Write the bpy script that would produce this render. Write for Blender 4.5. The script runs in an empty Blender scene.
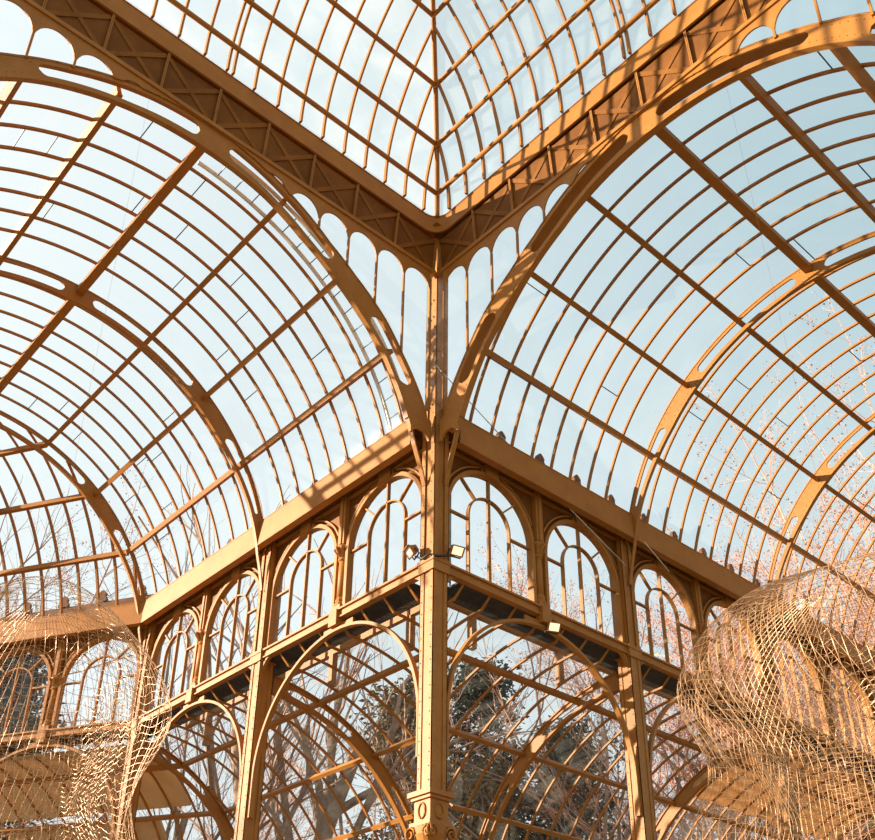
import bpy, math, random
from mathutils import Vector, Matrix
PI = math.pi
random.seed(11)
S = bpy.context.scene
COL = S.collection
sin, cos, sqrt = math.sin, math.cos, math.sqrt

# ------------------------------------------------------------------ materials
def new_mat(name):
    m = bpy.data.materials.new(name); m.use_nodes = True
    nt = m.node_tree; nt.nodes.clear()
    out = nt.nodes.new('ShaderNodeOutputMaterial')
    return m, nt, out

def paint(name, c1, c2, rough=.5, scale=3.0, metal=0.0, bump=.02, spec=.4):
    m, nt, out = new_mat(name)
    b = nt.nodes.new('ShaderNodeBsdfPrincipled')
    tc = nt.nodes.new('ShaderNodeTexCoord')
    n = nt.nodes.new('ShaderNodeTexNoise'); n.inputs['Scale'].default_value = scale
    n.inputs['Detail'].default_value = 5; n.inputs['Roughness'].default_value = .65
    r = nt.nodes.new('ShaderNodeValToRGB')
    r.color_ramp.elements[0].position = .35; r.color_ramp.elements[0].color = (*c1, 1)
    r.color_ramp.elements[1].position = .65; r.color_ramp.elements[1].color = (*c2, 1)
    nt.links.new(tc.outputs['Object'], n.inputs['Vector'])
    nt.links.new(n.outputs['Fac'], r.inputs['Fac'])
    nt.links.new(r.outputs['Color'], b.inputs['Base Color'])
    b.inputs['Roughness'].default_value = rough; b.inputs['Metallic'].default_value = metal
    b.inputs['Specular IOR Level'].default_value = spec
    if bump:
        n2 = nt.nodes.new('ShaderNodeTexNoise'); n2.inputs['Scale'].default_value = scale * 14
        bp = nt.nodes.new('ShaderNodeBump'); bp.inputs['Strength'].default_value = .15; bp.inputs['Distance'].default_value = bump
        nt.links.new(tc.outputs['Object'], n2.inputs['Vector'])
        nt.links.new(n2.outputs['Fac'], bp.inputs['Height']); nt.links.new(bp.outputs['Normal'], b.inputs['Normal'])
    nt.links.new(b.outputs[0], out.inputs['Surface'])
    return m

def glass(name, tint, haze, hcol):
    m, nt, out = new_mat(name)
    tr = nt.nodes.new('ShaderNodeBsdfTransparent'); tr.inputs['Color'].default_value = (*tint, 1)
    gl = nt.nodes.new('ShaderNodeBsdfGlossy'); gl.inputs['Roughness'].default_value = .06
    df = nt.nodes.new('ShaderNodeBsdfTranslucent'); df.inputs['Color'].default_value = (*hcol, 1)
    d2 = nt.nodes.new('ShaderNodeBsdfDiffuse'); d2.inputs['Color'].default_value = (*hcol, 1)
    tc = nt.nodes.new('ShaderNodeTexCoord')
    n = nt.nodes.new('ShaderNodeTexNoise'); n.inputs['Scale'].default_value = 1.1; n.inputs['Detail'].default_value = 6
    n.inputs['Roughness'].default_value = .6; n.inputs['Distortion'].default_value = .6
    mr = nt.nodes.new('ShaderNodeMapRange')
    mr.inputs['From Min'].default_value = .38; mr.inputs['From Max'].default_value = .75
    mr.inputs['To Min'].default_value = haze * .35; mr.inputs['To Max'].default_value = haze * 2.0
    nt.links.new(tc.outputs['Object'], n.inputs['Vector']); nt.links.new(n.outputs['Fac'], mr.inputs['Value'])
    mh = nt.nodes.new('ShaderNodeMixShader'); mh.inputs[0].default_value = .5
    nt.links.new(df.outputs[0], mh.inputs[1]); nt.links.new(d2.outputs[0], mh.inputs[2])
    m1 = nt.nodes.new('ShaderNodeMixShader')
    nt.links.new(mr.outputs[0], m1.inputs[0]); nt.links.new(tr.outputs[0], m1.inputs[1]); nt.links.new(mh.outputs[0], m1.inputs[2])
    lw = nt.nodes.new('ShaderNodeLayerWeight'); lw.inputs['Blend'].default_value = .5
    pw = nt.nodes.new('ShaderNodeMath'); pw.operation = 'POWER'; pw.inputs[1].default_value = 5.0
    nt.links.new(lw.outputs['Facing'], pw.inputs[0])
    fr = nt.nodes.new('ShaderNodeMath'); fr.operation = 'MULTIPLY_ADD'; fr.inputs[1].default_value = .45; fr.inputs[2].default_value = .025
    nt.links.new(pw.outputs[0], fr.inputs[0])
    m2 = nt.nodes.new('ShaderNodeMixShader')
    nt.links.new(fr.outputs[0], m2.inputs[0]); nt.links.new(m1.outputs[0], m2.inputs[1]); nt.links.new(gl.outputs[0], m2.inputs[2])
    nt.links.new(m2.outputs[0], out.inputs['Surface'])
    return m

def emit(name, c, s):
    m, nt, out = new_mat(name)
    e = nt.nodes.new('ShaderNodeEmission'); e.inputs['Color'].default_value = (*c, 1); e.inputs['Strength'].default_value = s
    nt.links.new(e.outputs[0], out.inputs['Surface'])
    return m

def cloth(name, c):
    m, nt, out = new_mat(name)
    a = nt.nodes.new('ShaderNodeBsdfDiffuse'); a.inputs['Color'].default_value = (*c, 1)
    t = nt.nodes.new('ShaderNodeBsdfTranslucent'); t.inputs['Color'].default_value = (*c, 1)
    w = nt.nodes.new('ShaderNodeTexWave'); w.inputs['Scale'].default_value = 3
    mx = nt.nodes.new('ShaderNodeMixShader')
    mr = nt.nodes.new('ShaderNodeMapRange'); mr.inputs['To Min'].default_value = .35; mr.inputs['To Max'].default_value = .55
    nt.links.new(w.outputs['Fac'], mr.inputs['Value']); nt.links.new(mr.outputs[0], mx.inputs[0])
    nt.links.new(a.outputs[0], mx.inputs[1]); nt.links.new(t.outputs[0], mx.inputs[2])
    nt.links.new(mx.outputs[0], out.inputs['Surface'])
    return m

IRON = paint('ochre_paint', (.335, .127, .021), (.40, .158, .029), .5, 3.0, 0, .02, .2)
IRON_SHADE = paint('ochre_paint_shaded', (.14, .047, .007), (.22, .078, .012), .6, 1.6, 0, .02, .12)  # same ochre paint, darkened: shade of recessed parts put into the colour
IRON3 = paint('ochre_paint_lattice', (.19, .066, .010), (.27, .098, .016), .6, 2.4, 0, .02, .12)  # mid step between the plain ochre and its shade-darkened copy
DARK = paint('grating_steel', (.02, .018, .016), (.05, .045, .04), .6, 6)
WIRE = paint('sculpture_steel', (.46, .25, .11), (.56, .32, .15), .45, 5, .25, 0, .6)
GLASS = glass('roof_glass', (.93, .965, .97), .05, (.85, .9, .92))
WGLASS = glass('window_glass', (.94, .97, .975), .04, (.85, .88, .9))
LGLASS = glass('aisle_glass', (.90, .93, .93), .07, (.8, .74, .64))
BARK = paint('bark', (.16, .095, .06), (.34, .21, .13), .9, 4)
TWIG = paint('twig_bark', (.26, .14, .09), (.46, .27, .18), .9, 4, 0, 0)
TWIGR = paint('russet_twig_bark', (.56, .25, .14), (.74, .38, .23), .9, 4, 0, 0)
LEAF = paint('evergreen_needles', (.014, .026, .020), (.045, .06, .04), .8, 2, 0, 0)
LEAF2 = paint('olive_needles', (.09, .065, .022), (.20, .135, .055), .8, 2, 0, 0)
CABLE = paint('black_rubber', (.012, .012, .012), (.03, .03, .03), .5, 5, 0, 0)
STEELW = paint('pale_steel', (.70, .62, .50), (.78, .70, .58), .4, 5, .2, 0)
LADDER = paint('blue_steel', (.09, .13, .2), (.14, .18, .26), .5, 5)
LENS = emit('lamp_lens', (1.0, .72, .38), 1.8)
FLOORM = paint('stone_floor', (.16, .125, .09), (.22, .175, .125), .5, 2)
GROUND = paint('park_ground', (.20, .15, .08), (.30, .23, .13), .95, .6)
DRYLEAF = paint('russet_leaves', (.46, .17, .08), (.66, .29, .15), .8, 3, 0, 0)
BLIND = cloth('blind_cloth', (.80, .53, .28))
DGLASS = glass('dome_glass', (.93, .96, .96), .13, (.9, .92, .92))

# ------------------------------------------------------------------ mesh helper
ORIGIN = {}
class MB:
    def __init__(s): s.v = []; s.f = []
    def add(s, vs, fs):
        o = len(s.v); s.v += [tuple(p) for p in vs]; s.f += [tuple(i + o for i in f) for f in fs]; return s
    def box(s, M, d0, d1, a0, a1, z0, z1):
        vs = [M(d, a, z) for d in (d0, d1) for a in (a0, a1) for z in (z0, z1)]
        return s.add(vs, [(0, 1, 3, 2), (4, 6, 7, 5), (0, 4, 5, 1), (2, 3, 7, 6), (0, 2, 6, 4), (1, 5, 7, 3)])
    def strip(s, P, lo, hi, t0, t1, closed=False):
        """prism between two polylines lo, hi (u,v) given plane map P(u,v,t)"""
        n = len(lo); vs = []
        for (a, b) in zip(lo, hi):
            vs += [P(a[0], a[1], t0), P(b[0], b[1], t0), P(b[0], b[1], t1), P(a[0], a[1], t1)]
        fs = []
        for i in range(n - 1):
            p, q = 4 * i, 4 * i + 4
            for k in range(4):
                k2 = (k + 1) % 4
                fs.append((p + k, q + k, q + k2, p + k2))
        fs += [(0, 1, 2, 3), (4 * n - 4, 4 * n - 1, 4 * n - 2, 4 * n - 3)]
        return s.add(vs, fs)
    def tube(s, pts, rad, n=6, cap=True):
        pts = [Vector(p) for p in pts]
        if not isinstance(rad, (list, tuple)): rad = [rad] * len(pts)
        vs = []; up = None
        for i, p in enumerate(pts):
            t = (pts[min(i + 1, len(pts) - 1)] - pts[max(i - 1, 0)])
            t = t.normalized() if t.length > 1e-9 else Vector((0, 0, 1))
            if up is None:
                up = Vector((0, 0, 1)) if abs(t.z) < .9 else Vector((1, 0, 0))
            x = t.cross(up)
            if x.length < 1e-6: x = t.orthogonal()
            x.normalize(); y = t.cross(x); up = -y if False else up
            for k in range(n):
                a = 2 * PI * k / n
                vs.append(p + (x * cos(a) + y * sin(a)) * rad[i])
        fs = []
        for i in range(len(pts) - 1):
            for k in range(n):
                fs.append((i * n + k, i * n + (k + 1) % n, (i + 1) * n + (k + 1) % n, (i + 1) * n + k))
        if cap:
            fs.append(tuple(range(n - 1, -1, -1))); L = (len(pts) - 1) * n
            fs.append(tuple(L + k for k in range(n)))
        return s.add(vs, fs)
    def lathe(s, c, prof, n=16):
        vs = []
        for (r, z) in prof:
            for k in range(n):
                a = 2 * PI * k / n; vs.append((c[0] + r * cos(a), c[1] + r * sin(a), z))
        fs = []
        for i in range(len(prof) - 1):
            for k in range(n):
                fs.append((i * n + k, i * n + (k + 1) % n, (i + 1) * n + (k + 1) % n, (i + 1) * n + k))
        fs.append(tuple(range(n - 1, -1, -1))); L = (len(prof) - 1) * n
        fs.append(tuple(L + k for k in range(n)))
        return s.add(vs, fs)
    def blob(s, p, r):
        p = Vector(p)
        vs = [p + Vector(q) * r for q in ((1, 0, 0), (-1, 0, 0), (0, 1, 0), (0, -1, 0), (0, 0, 1), (0, 0, -1))]
        return s.add(vs, [(0, 2, 4), (2, 1, 4), (1, 3, 4), (3, 0, 4), (2, 0, 5), (1, 2, 5), (3, 1, 5), (0, 3, 5)])
    def build(s, name, mat, parent=None, smooth=False, loc=None, fixn=True):
        me = bpy.data.meshes.new(name)
        if parent is not None: o0 = ORIGIN[parent.name]
        elif loc is not None: o0 = Vector(loc)
        else:
            xs = [p[0] for p in s.v]; ys = [p[1] for p in s.v]; zs = [p[2] for p in s.v]
            o0 = Vector(((min(xs) + max(xs)) / 2, (min(ys) + max(ys)) / 2, min(zs)))
        me.from_pydata([tuple(Vector(p) - o0) for p in s.v], [], s.f)
        if fixn:
            import bmesh
            bm = bmesh.new(); bm.from_mesh(me); bmesh.ops.recalc_face_normals(bm, faces=bm.faces[:]); bm.to_mesh(me); bm.free()
        if smooth:
            for p in me.polygons: p.use_smooth = True
        me.materials.append(mat)
        o = bpy.data.objects.new(name, me); COL.objects.link(o)
        if parent is not None: o.parent = parent
        else: o.location = o0
        ORIGIN[o.name] = o0.copy()
        return o

def tag(o, label, cat, group=None, kind=None):
    o['label'] = label; o['category'] = cat
    if group: o['group'] = group
    if kind: o['kind'] = kind
    return o
def empty(name, loc, label, cat, group=None, kind=None):
    o = bpy.data.objects.new(name, None); COL.objects.link(o); o.location = loc
    o.empty_display_size = .2
    ORIGIN[o.name] = Vector(loc)
    return tag(o, label, cat, group, kind)
WN = [0]
def window(loc, label):
    WN[0] += 1
    return empty('window_%d' % WN[0], loc, label, 'window', None, 'structure')

# ------------------------------------------------------------------ frames: d along the arm (outwards), a towards the nave, z up
def ML(d, a, z): return (-d, -a, z)
def MR(d, a, z): return (a, d, z)
E3 = Vector((-cos(PI / 6), -.5)); N3 = Vector((.5, -cos(PI / 6)))
def MF(d, a, z): return (-8 + E3.x * d + N3.x * a, E3.y * d + N3.y * a, z)
def PAZ(M): return lambda u, v, t: M(t, u, v)      # cross section of an arm
def PDZ(M): return lambda u, v, t: M(u, t, v)      # wall elevation
FLOOR = -9.86
ZC, RG = -.25, 3.855           # vault centre height, glass radius
W = 8.0

def arc(c, r, t0, t1, n): return [(c[0] + r * cos(t0 + (t1 - t0) * i / n), c[1] + r * sin(t0 + (t1 - t0) * i / n)) for i in range(n + 1)]
def lerp_tab(tab, x):
    if x <= tab[0][0]: return tab[0][1]
    for (x0, y0), (x1, y1) in zip(tab, tab[1:]):
        if x <= x1: return y0 + (y1 - y0) * (x - x0) / (x1 - x0)
    return tab[-1][1]

# ------------------------------------------------------------------ arched ribs (slotted web between two flanges)
def slot_half(th, slots, full, rad):
    for (s0, s1) in slots:
        if s0 < th < s1:
            e = min(th - s0, s1 - th) * 3.6
            return full if e >= full else sqrt(max(0, full * full - (full - e) ** 2))
    return 0
def vault_rib(M, d, tin, tout, slots, label, group, wid=.06, back=0, web_t=.024, full=.10, rivets=True, half=False, P=None, tie=None, t_in0=-.05):
    """d: plane of the rib along the arm; theta from springing (0) to the other springing (pi)."""
    P = P or PAZ(M)
    N = 900
    pt = lambda th, r: (4 - r * cos(th), ZC + r * sin(th))
    sym = lambda tab, th: lerp_tab(tab, th if tab[-1][0] > 2 else min(th, PI - th))
    t_web0 = .2; t_out0 = .2
    tmax = PI / 2 if half else None
    ends = lambda t: (tmax if half else PI - t)
    ths = lambda t0: [t0 + (ends(t0) - t0) * i / N for i in range(N + 1)]
    root = empty('arch_rib', Vector(P(*pt(.0, sym(tin, 0)), d)), label, 'arch', group)
    web = MB(); slo = list(slots) + [(PI - b, PI - a + (.05 if a > .9 else 0)) for a, b in slots]
    T = ths(t_web0)
    lo1, hi1, lo2, hi2 = [], [], [], []
    for th in T:
        r0, r1 = sym(tin, th) , sym(tout, th); rm = (r0 + r1) / 2
        h = slot_half(th, slo, min(full, (r1 - r0) / 2 - .055), 0)
        lo1.append(pt(th, r0)); hi1.append(pt(th, rm - h)); lo2.append(pt(th, rm + h)); hi2.append(pt(th, r1))
    web.strip(P, lo1, hi1, d - web_t / 2, d + web_t / 2); web.strip(P, lo2, hi2, d - web_t / 2, d + web_t / 2)
    if rivets:
        for th in [.16 + .028 * i for i in range(int((ends(.16) - .16) / .028))]:
            if slot_half(th, slo, 1, 0) == 0:
                for r in (sym(tin, th) + .05, sym(tout, th) - .05):
                    for sg in (-1, 1): web.blob(P(*pt(th, r), d + sg * web_t / 2), .011)
    web.build('web', IRON, root)
    T = ths(t_in0); f = MB()
    f.strip(P, [pt(t, sym(tin, t) - .025) for t in T], [pt(t, sym(tin, t)) for t in T], d - .02, d + wid - .02)
    f.build('inner_flange', IRON, root)
    T = ths(t_out0); f = MB()
    f.strip(P, [pt(t, sym(tout, t)) for t in T], [pt(t, sym(tout, t) + .025) for t in T], d - .02, d + wid + back)
    f.build('outer_flange', IRON, root)
    # bracket plate tying the two flanges to the column behind the eaves beam
    for s in ((0,) if half else (0, 1)):
        g = MB(); lo = []; hi = []
        a0 = .185 if tie else .15; zt = .66
        for k in range(25):
            x = k / 24; ab = 4 - sqrt((sym(tin, .22)) ** 2 - (.33 - ZC) ** 2); a = a0 + (ab - a0) * x
            y = (x - .5) / .40
            zl = .30 + (.11 * sqrt(1 - y * y) if abs(y) < 1 else 0)
            lo.append((a, zl)); hi.append((a, zt - .22 * max(0, (x - .75) / .25)))
        if s: lo = [(8 - a, z) for a, z in lo]; hi = [(8 - a, z) for a, z in hi]
        g.strip(P, lo, hi, d - .0165, d + .0165); g.build('gusset', IRON, root)
    if tie:
        m = MB(); fr = []
        for (dd, a, z) in tie: fr.append([P(a - .012, z, dd - .035), P(a + .012, z, dd - .035), P(a + .012, z, dd + .035), P(a - .012, z, dd + .035)])
        for q0, q1 in zip(fr, fr[1:]):
            m.add(q0 + q1, [(0, 1, 2, 3), (4, 7, 6, 5), (0, 4, 5, 1), (1, 5, 6, 2), (2, 6, 7, 3), (3, 7, 4, 0)])
        m.build('tie_bar', IRON, root)
    return root

MAIN_IN = [(.2, 3.51), (.23, 3.50), (.38, 3.43), (.5, 3.39), (.7, 3.27), (.87, 3.21), (1.1, 3.19), (1.3, 3.25), (1.6, 3.28), (1.7, 3.30), (1.9, 3.35), (2.1, 3.41), (2.3, 3.48), (2.5, 3.54), (2.9, 3.52)]
MAIN_OUT = [(.15, 3.83), (.28, 3.84), (.5, 3.72), (.65, 3.68), (.85, 3.57), (1.0, 3.54), (1.25, 3.62), (1.4, 3.67), (1.57, 3.71), (1.8, 3.72), (2.1, 3.70), (2.3, 3.74), (2.5, 3.83), (2.99, 3.86)]
RIB_IN = [(-.05, 3.86), (.11, 3.74), (.26, 3.70), (.36, 3.67), (.52, 3.61), (.7, 3.56), (1.6, 3.54)]
RIB_OUT = [(.15, 3.85), (1.6, 3.83)]
TIE = [(-.07, .61, .57), (-.06, .57, .50), (-.03, .42, .16), (.03, .24, -.13), (.08, .13, -.33)]
MAIN_SLOTS = [(.37, .67), (.95, 1.505)]
RIB_SLOTS = [(.31, .68), (.965, 1.505)]
vault_rib(ML, -.08, MAIN_IN, MAIN_OUT, MAIN_SLOTS, 'large slotted ochre arch rib under the lattice girder on the left side', 'arched ribs of the roof', .075, .03, .026, .125, tie=TIE, t_in0=.22)
vault_rib(MR, -.08, MAIN_IN, MAIN_OUT, MAIN_SLOTS, 'large slotted ochre arch rib under the sunlit lattice girder on the right side', 'arched ribs of the roof', .09, .13, .026, .125, tie=TIE, t_in0=.22)
vault_rib(ML, 4, RIB_IN, RIB_OUT, RIB_SLOTS, 'slim slotted arch rib crossing the middle of the left glass vault', 'arched ribs of the roof')
vault_rib(ML, 8, RIB_IN, RIB_OUT, RIB_SLOTS, 'farthest arch rib of the left vault, where the straight roof meets the apse', 'arched ribs of the roof')
vault_rib(MR, 4, RIB_IN, RIB_OUT, RIB_SLOTS, 'nearest slim arch rib of the right vault with bright sunlit web', 'arched ribs of the roof')
vault_rib(MR, 8, RIB_IN, RIB_OUT, RIB_SLOTS, 'second slim arch rib of the right vault, ending above the wire sculpture', 'arched ribs of the roof')
vault_rib(MR, 12, RIB_IN, RIB_OUT, RIB_SLOTS, 'third slim arch rib of the right vault, at the right edge of the photo', 'arched ribs of the roof')

# ------------------------------------------------------------------ barrel vault glazing
TH0, DTH = .2062, .3411
def vpt(th, r): return (4 - r * cos(th), ZC + r * sin(th))
def vault(M, d0, d1, bars, label):
    P = PAZ(M); N = 72
    root = empty('ceiling', Vector(M((d0 + d1) / 2, 4, .75)), label, 'glass roof', None, 'structure')
    for k in range(1, 8):
        th = TH0 + k * DTH
        w = .10 if k == 4 else .06
        p = MB(); h = w / 2 / 3.78
        p.strip(P, [vpt(th - h, 3.71), vpt(th + h, 3.71)], [vpt(th - h, 3.825), vpt(th + h, 3.825)], d0, d1)
        p.strip(P, [vpt(th - h * 1.35, 3.695), vpt(th + h * 1.35, 3.695)], [vpt(th - h * 1.35, 3.712), vpt(th + h * 1.35, 3.712)], d0, d1)
        p.build('purlin', IRON, root)
    T = [.27 + (PI - .54) * i / N for i in range(N + 1)]
    for d in bars:
        b = MB(); b.strip(P, [vpt(t, 3.815) for t in T], [vpt(t, 3.852) for t in T], d - .018, d + .018)
        b.build('glazing_bar', IRON, root)
    g = MB()
    for i in range(N):
        g.strip(P, [vpt(T[i], RG), vpt(T[i + 1], RG)], [vpt(T[i], RG + .005), vpt(T[i + 1], RG + .005)], d0, d1) if False else None
    vs = []; fs = []
    for i, t in enumerate(T):
        u = vpt(t, RG); vs += [M(d0, u[0], u[1]), M(d1, u[0], u[1])]
        if i: fs.append((2 * i - 2, 2 * i - 1, 2 * i + 1, 2 * i))
    g.add(vs, fs); g.build('glass', GLASS, root, True)
    lap = MB()                                    # short lap joints in single panes
    rnd = random.Random(5)
    for i in range(26):
        j = rnd.randrange(len(bars) - 1); t = rnd.uniform(.5, 2.2)
        lap.strip(P, [vpt(t - .0018, RG - .012), vpt(t + .0018, RG - .012)], [vpt(t - .0018, RG - .002), vpt(t + .0018, RG - .002)], bars[j], bars[j + 1])
    lap.build('pane_joint', CABLE, root)
    return root
def bay_bars(bays):
    return [.37 + .425 * k for k in range(8)] + [4 * b + .40 + .445 * k for b in range(1, bays) for k in range(8)]
vault(ML, .12, 8.0, bay_bars(2), 'glass barrel vault over the left arm with ochre purlins and bars')
vault(MR, .12, 14.0, bay_bars(3) + [12.4, 12.85, 13.3, 13.75], 'glass barrel vault over the right arm with ochre purlins and bars')

# apse gore behind the left arm (one 60 degree facet)
def apse():
    root = empty('ceiling', Vector(MF(2, .3, .7)), 'faceted glass apse roof at the far left end', 'glass roof', None, 'structure')
    ap = 4 * cos(PI / 6)
    f = lambda th, r: (ap - cos(PI / 6) * r * cos(th), ZC + r * sin(th), r * cos(th))
    N = 40; T = [.27 + (1.5 - .27) * i / N for i in range(N + 1)]
    for k in range(1, 4):
        th = TH0 + k * DTH; a, z, L = f(th, 3.76)
        p = MB(); p.box(MF, 2 - L / 2, 2 + L / 2, a - .04, a + .05, z - .045, z + .045); p.build('purlin', IRON, root)
    for j in range(-4, 5):
        d = 2 + j * .42
        pts = []
        for th in T:
            a, z, L = f(th, 3.83)
            if L / 2 > abs(d - 2): pts.append((a, z))
        b = MB(); P = PAZ(MF)
        b.strip(P, [(a - .02, z - .02) for a, z in pts], [(a + .035, z - .03) for a, z in pts], d - .02, d + .02)
        b.build('glazing_bar', IRON, root)
    vs = []; fs = []
    for i, th in enumerate(T):
        a, z, L = f(th, RG); vs += [MF(2 - L / 2, a, z), MF(2 + L / 2, a, z)]
        if i: fs.append((2 * i - 2, 2 * i - 1, 2 * i + 1, 2 * i))
    MB().add(vs, fs).build('glass', GLASS, root, True)
apse()
# hip rib of the apse at the next vertex
ang = PI / 2 + PI / 3
def PH(u, v, t):
    r = 4 - u
    return (-8 + r * cos(ang) - t * sin(ang), -4 + r * sin(ang) + t * cos(ang), v)
vault_rib(None, 0, RIB_IN, RIB_OUT, RIB_SLOTS, 'apse hip rib curving up at the far left edge behind the mesh', 'arched ribs of the roof', half=True, P=PH)

# ------------------------------------------------------------------ central dome
def dome():
    root = empty('ceiling', (4, -4, 4.2), 'steep glazed central dome with ochre bars meeting at a hip', 'glass roof', None, 'structure')
    s0, z0, R = .25, 4.44, 3.75
    f = lambda th, r=R: (4 - r * cos(th), z0 + r * sin(th))        # (inset, z)
    TT = 1.42
    for M, nm in ((lambda d, a, z: (a, -d, z), 'L'), (lambda d, a, z: (d, -a, z), 'R')):
        for k in range(6):
            th = .115 + .226 * k; a, z = f(th, R - .07)
            p = MB()
            p.tube([M(a - .02, a, z), M(4, a, z), M(8 - a + .02, a, z)], .038, 8); p.build('purlin', IRON, root, True)
        for k in range(-9, 10):
            dd = 4.02 + .387 * k
            offs = (0,) if k else (-.045, .045)
            for o in offs:
                pts = []
                for i in range(41):
                    th = TT * i / 40; a, z = f(th)
                    if a <= min(dd, 8 - dd) + .03: pts.append(th)
                if len(pts) < 2: continue
                b = MB(); P = lambda u, v, t, M=M: M(t, u, v)
                b.strip(P, [f(t, R - .035) for t in pts], [f(t, R + .02) for t in pts], dd + o - .015, dd + o + .015)
                b.build('glazing_bar', IRON, root)
        vs = []; fs = []
        for i in range(41):
            a, z = f(TT * i / 40, R + .012); vs += [M(a, a, z), M(8 - a, a, z)]
            if i: fs.append((2 * i - 2, 2 * i - 1, 2 * i + 1, 2 * i))
        MB().add(vs, fs).build('glass', DGLASS, root, True)
    h = MB(); h.tube([(f(TT * i / 40, R - .03)[0], -f(TT * i / 40, R - .03)[0], f(TT * i / 40, R - .03)[1]) for i in range(41)], .04, 8)
    h.build('hip_rib', IRON, root, True)
dome()

# ------------------------------------------------------------------ lattice girders with cornice fascia
def girder(M, label, s0):
    """M(d,a,z): d along girder from the corner (0..8+), a towards the crossing"""
    L = 8.6
    root = empty('lattice_girder', Vector(M(L / 2, .2, 3.25)), label, 'girder', 'lattice girders of the crossing')
    PA = lambda u, v, t: M(t, u, v)
    b = MB(); b.strip(PA, [(.07, 3.44), (.12, 4.11)], [(.09, 3.44), (.14, 4.11)], s0, L); panel = b.build('web_panel', IRON_SHADE, root)  # panel recess shade comes from the darkened ochre
    b = MB(); b.box(M, s0, L, .02, .14, 3.425, 3.445); b.box(M, s0 + .01, L, .125, .14, 3.445, 3.49)
    b.build('bottom_flange', IRON, root)
    b = MB(); b.box(M, s0 + .005, L, .02, .165, 4.24, 4.26); b.box(M, s0 + .005, L, .0, .02, 4.10, 4.26); b.build('top_flange', IRON_SHADE, root)
    x0 = .195; n = 11; p = .775
    lat = MB()
    for i in range(n):
        a0, a1 = x0 + i * p, x0 + (i + 1) * p
        for q0, q1 in ((a0, a1), (a1, a0)):
            s = 1 if q1 > q0 else -1; e = 0 if s > 0 else .004
            vs = []
            for (q, z, a) in ((q0, 3.45, .092), (q1, 4.10, .140)):
                for dq in (-.05, .05):
                    for da in (0, .012 + e): vs.append(M(q + dq, a + da, z))
            lat.add(vs, [(0, 1, 3, 2), (4, 6, 7, 5), (0, 4, 5, 1), (2, 3, 7, 6), (0, 2, 6, 4), (1, 5, 7, 3)])
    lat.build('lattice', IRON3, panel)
    for i in range(n):
        a0 = x0 + i * p
        st = MB(); st.strip(PA, [(.09, 3.445), (.14, 4.105)], [(.13, 3.445), (.19, 4.105)], a0 - .006, a0 + .006); st.strip(PA, [(.122, 3.445), (.182, 4.105)], [(.13, 3.445), (.19, 4.105)], a0 - .017, a0 + .017)
        st.build('stiffener', IRON, root)
    c = MB()
    P = lambda u, v, t: M(t, u, v)
    c.box(M, .46, L, .17, .20, 4.135, 4.455); c.box(M, .46, L, .165, .21, 4.455, 4.47)
    c.build('cornice_fascia', IRON, root)
    return root
girder(lambda d, a, z: (a, -d, z), 'shaded lattice girder and cornice running up to the top left corner', .15)
girder(lambda d, a, z: (d, -a, z), 'sunlit lattice girder and cornice running up to the top right', .07)
# rounded corner piece of the cornice between the two girders
c = MB()
cc = (.46, -.46)
T = [PI / 2 + (PI / 2) * i / 10 for i in range(11)]
c.strip(lambda u, v, t: (cc[0] + u, cc[1] + v, t), [(.29 * cos(t), .29 * sin(t)) for t in T], [(.26 * cos(t), .26 * sin(t)) for t in T], 4.135, 4.455)
c.strip(lambda u, v, t: (cc[0] + u, cc[1] + v, t), [(.29 * cos(t), .29 * sin(t)) for t in T], [(.25 * cos(t), .25 * sin(t)) for t in T], 4.455, 4.47)
c.box(lambda d, a, z: (d, a, z), .03, .33, -.33, -.03, 4.262, 4.28)
tag(c.build('cornice_corner', IRON), 'rounded ochre cornice corner where both lattice girders meet under the dome', 'cornice')

# glazed spandrels between girder and main arch
def spandrel(M, label):
    w = window(Vector(M(-.08, 4, 3.3)), label); P = PAZ(M)
    n = 15; p = 7.7 / n; a0 = .25
    def arcz(a):
        z = -.2
        for i in range(200):
            th = .15 + (PI - .3) * i / 199; rr = lerp_tab(MAIN_OUT, th)
            if abs(4 - rr * cos(th) - a) < .03: z = max(z, ZC + rr * sin(th))
        return z
    fr = MB(); g = MB(); gl = []; gh = []
    for i in range(n):
        lo, hi = [], []
        c = a0 + p * (i + .5); rr = p / 2 - .02
        for k in range(17):
            u = c - p / 2 + p * k / 16
            x = (u - c) / rr
            z = 3.03 + .28 * sqrt(max(0, 1 - x * x)) if abs(x) < 1 else 2.99
            z = max(z, arcz(u) - .02); z = min(z, 3.42)
            lo.append((u, z)); hi.append((u, 3.425))
        fr.strip(P, lo, hi, -.115, -.095)
    fr.build('window_frame', IRON, w)
    for i in range(n + 1):
        a = a0 + p * i; zb = arcz(a) - .03
        if zb < 2.98:
            b = MB(); b.box(M, -.118, -.088, a - .014, a + .014, max(zb, .8), 3.03); b.build('mullion', IRON, w)
    A = [.13 + (8 - .26) * i / 60 for i in range(61)]
    vs = []; fs = []
    for i, a in enumerate(A):
        vs += [M(-.10, a, min(3.41, max(.8, arcz(a)))), M(-.10, a, 3.42)]
        if i: fs.append((2 * i - 2, 2 * i - 1, 2 * i + 1, 2 * i))
    MB().add(vs, fs).build('pane', WGLASS, w)
spandrel(ML, 'glazed spandrel of round-topped lights between left girder and arch')
spandrel(MR, 'glazed spandrel of round-topped lights between right girder and arch')

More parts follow.
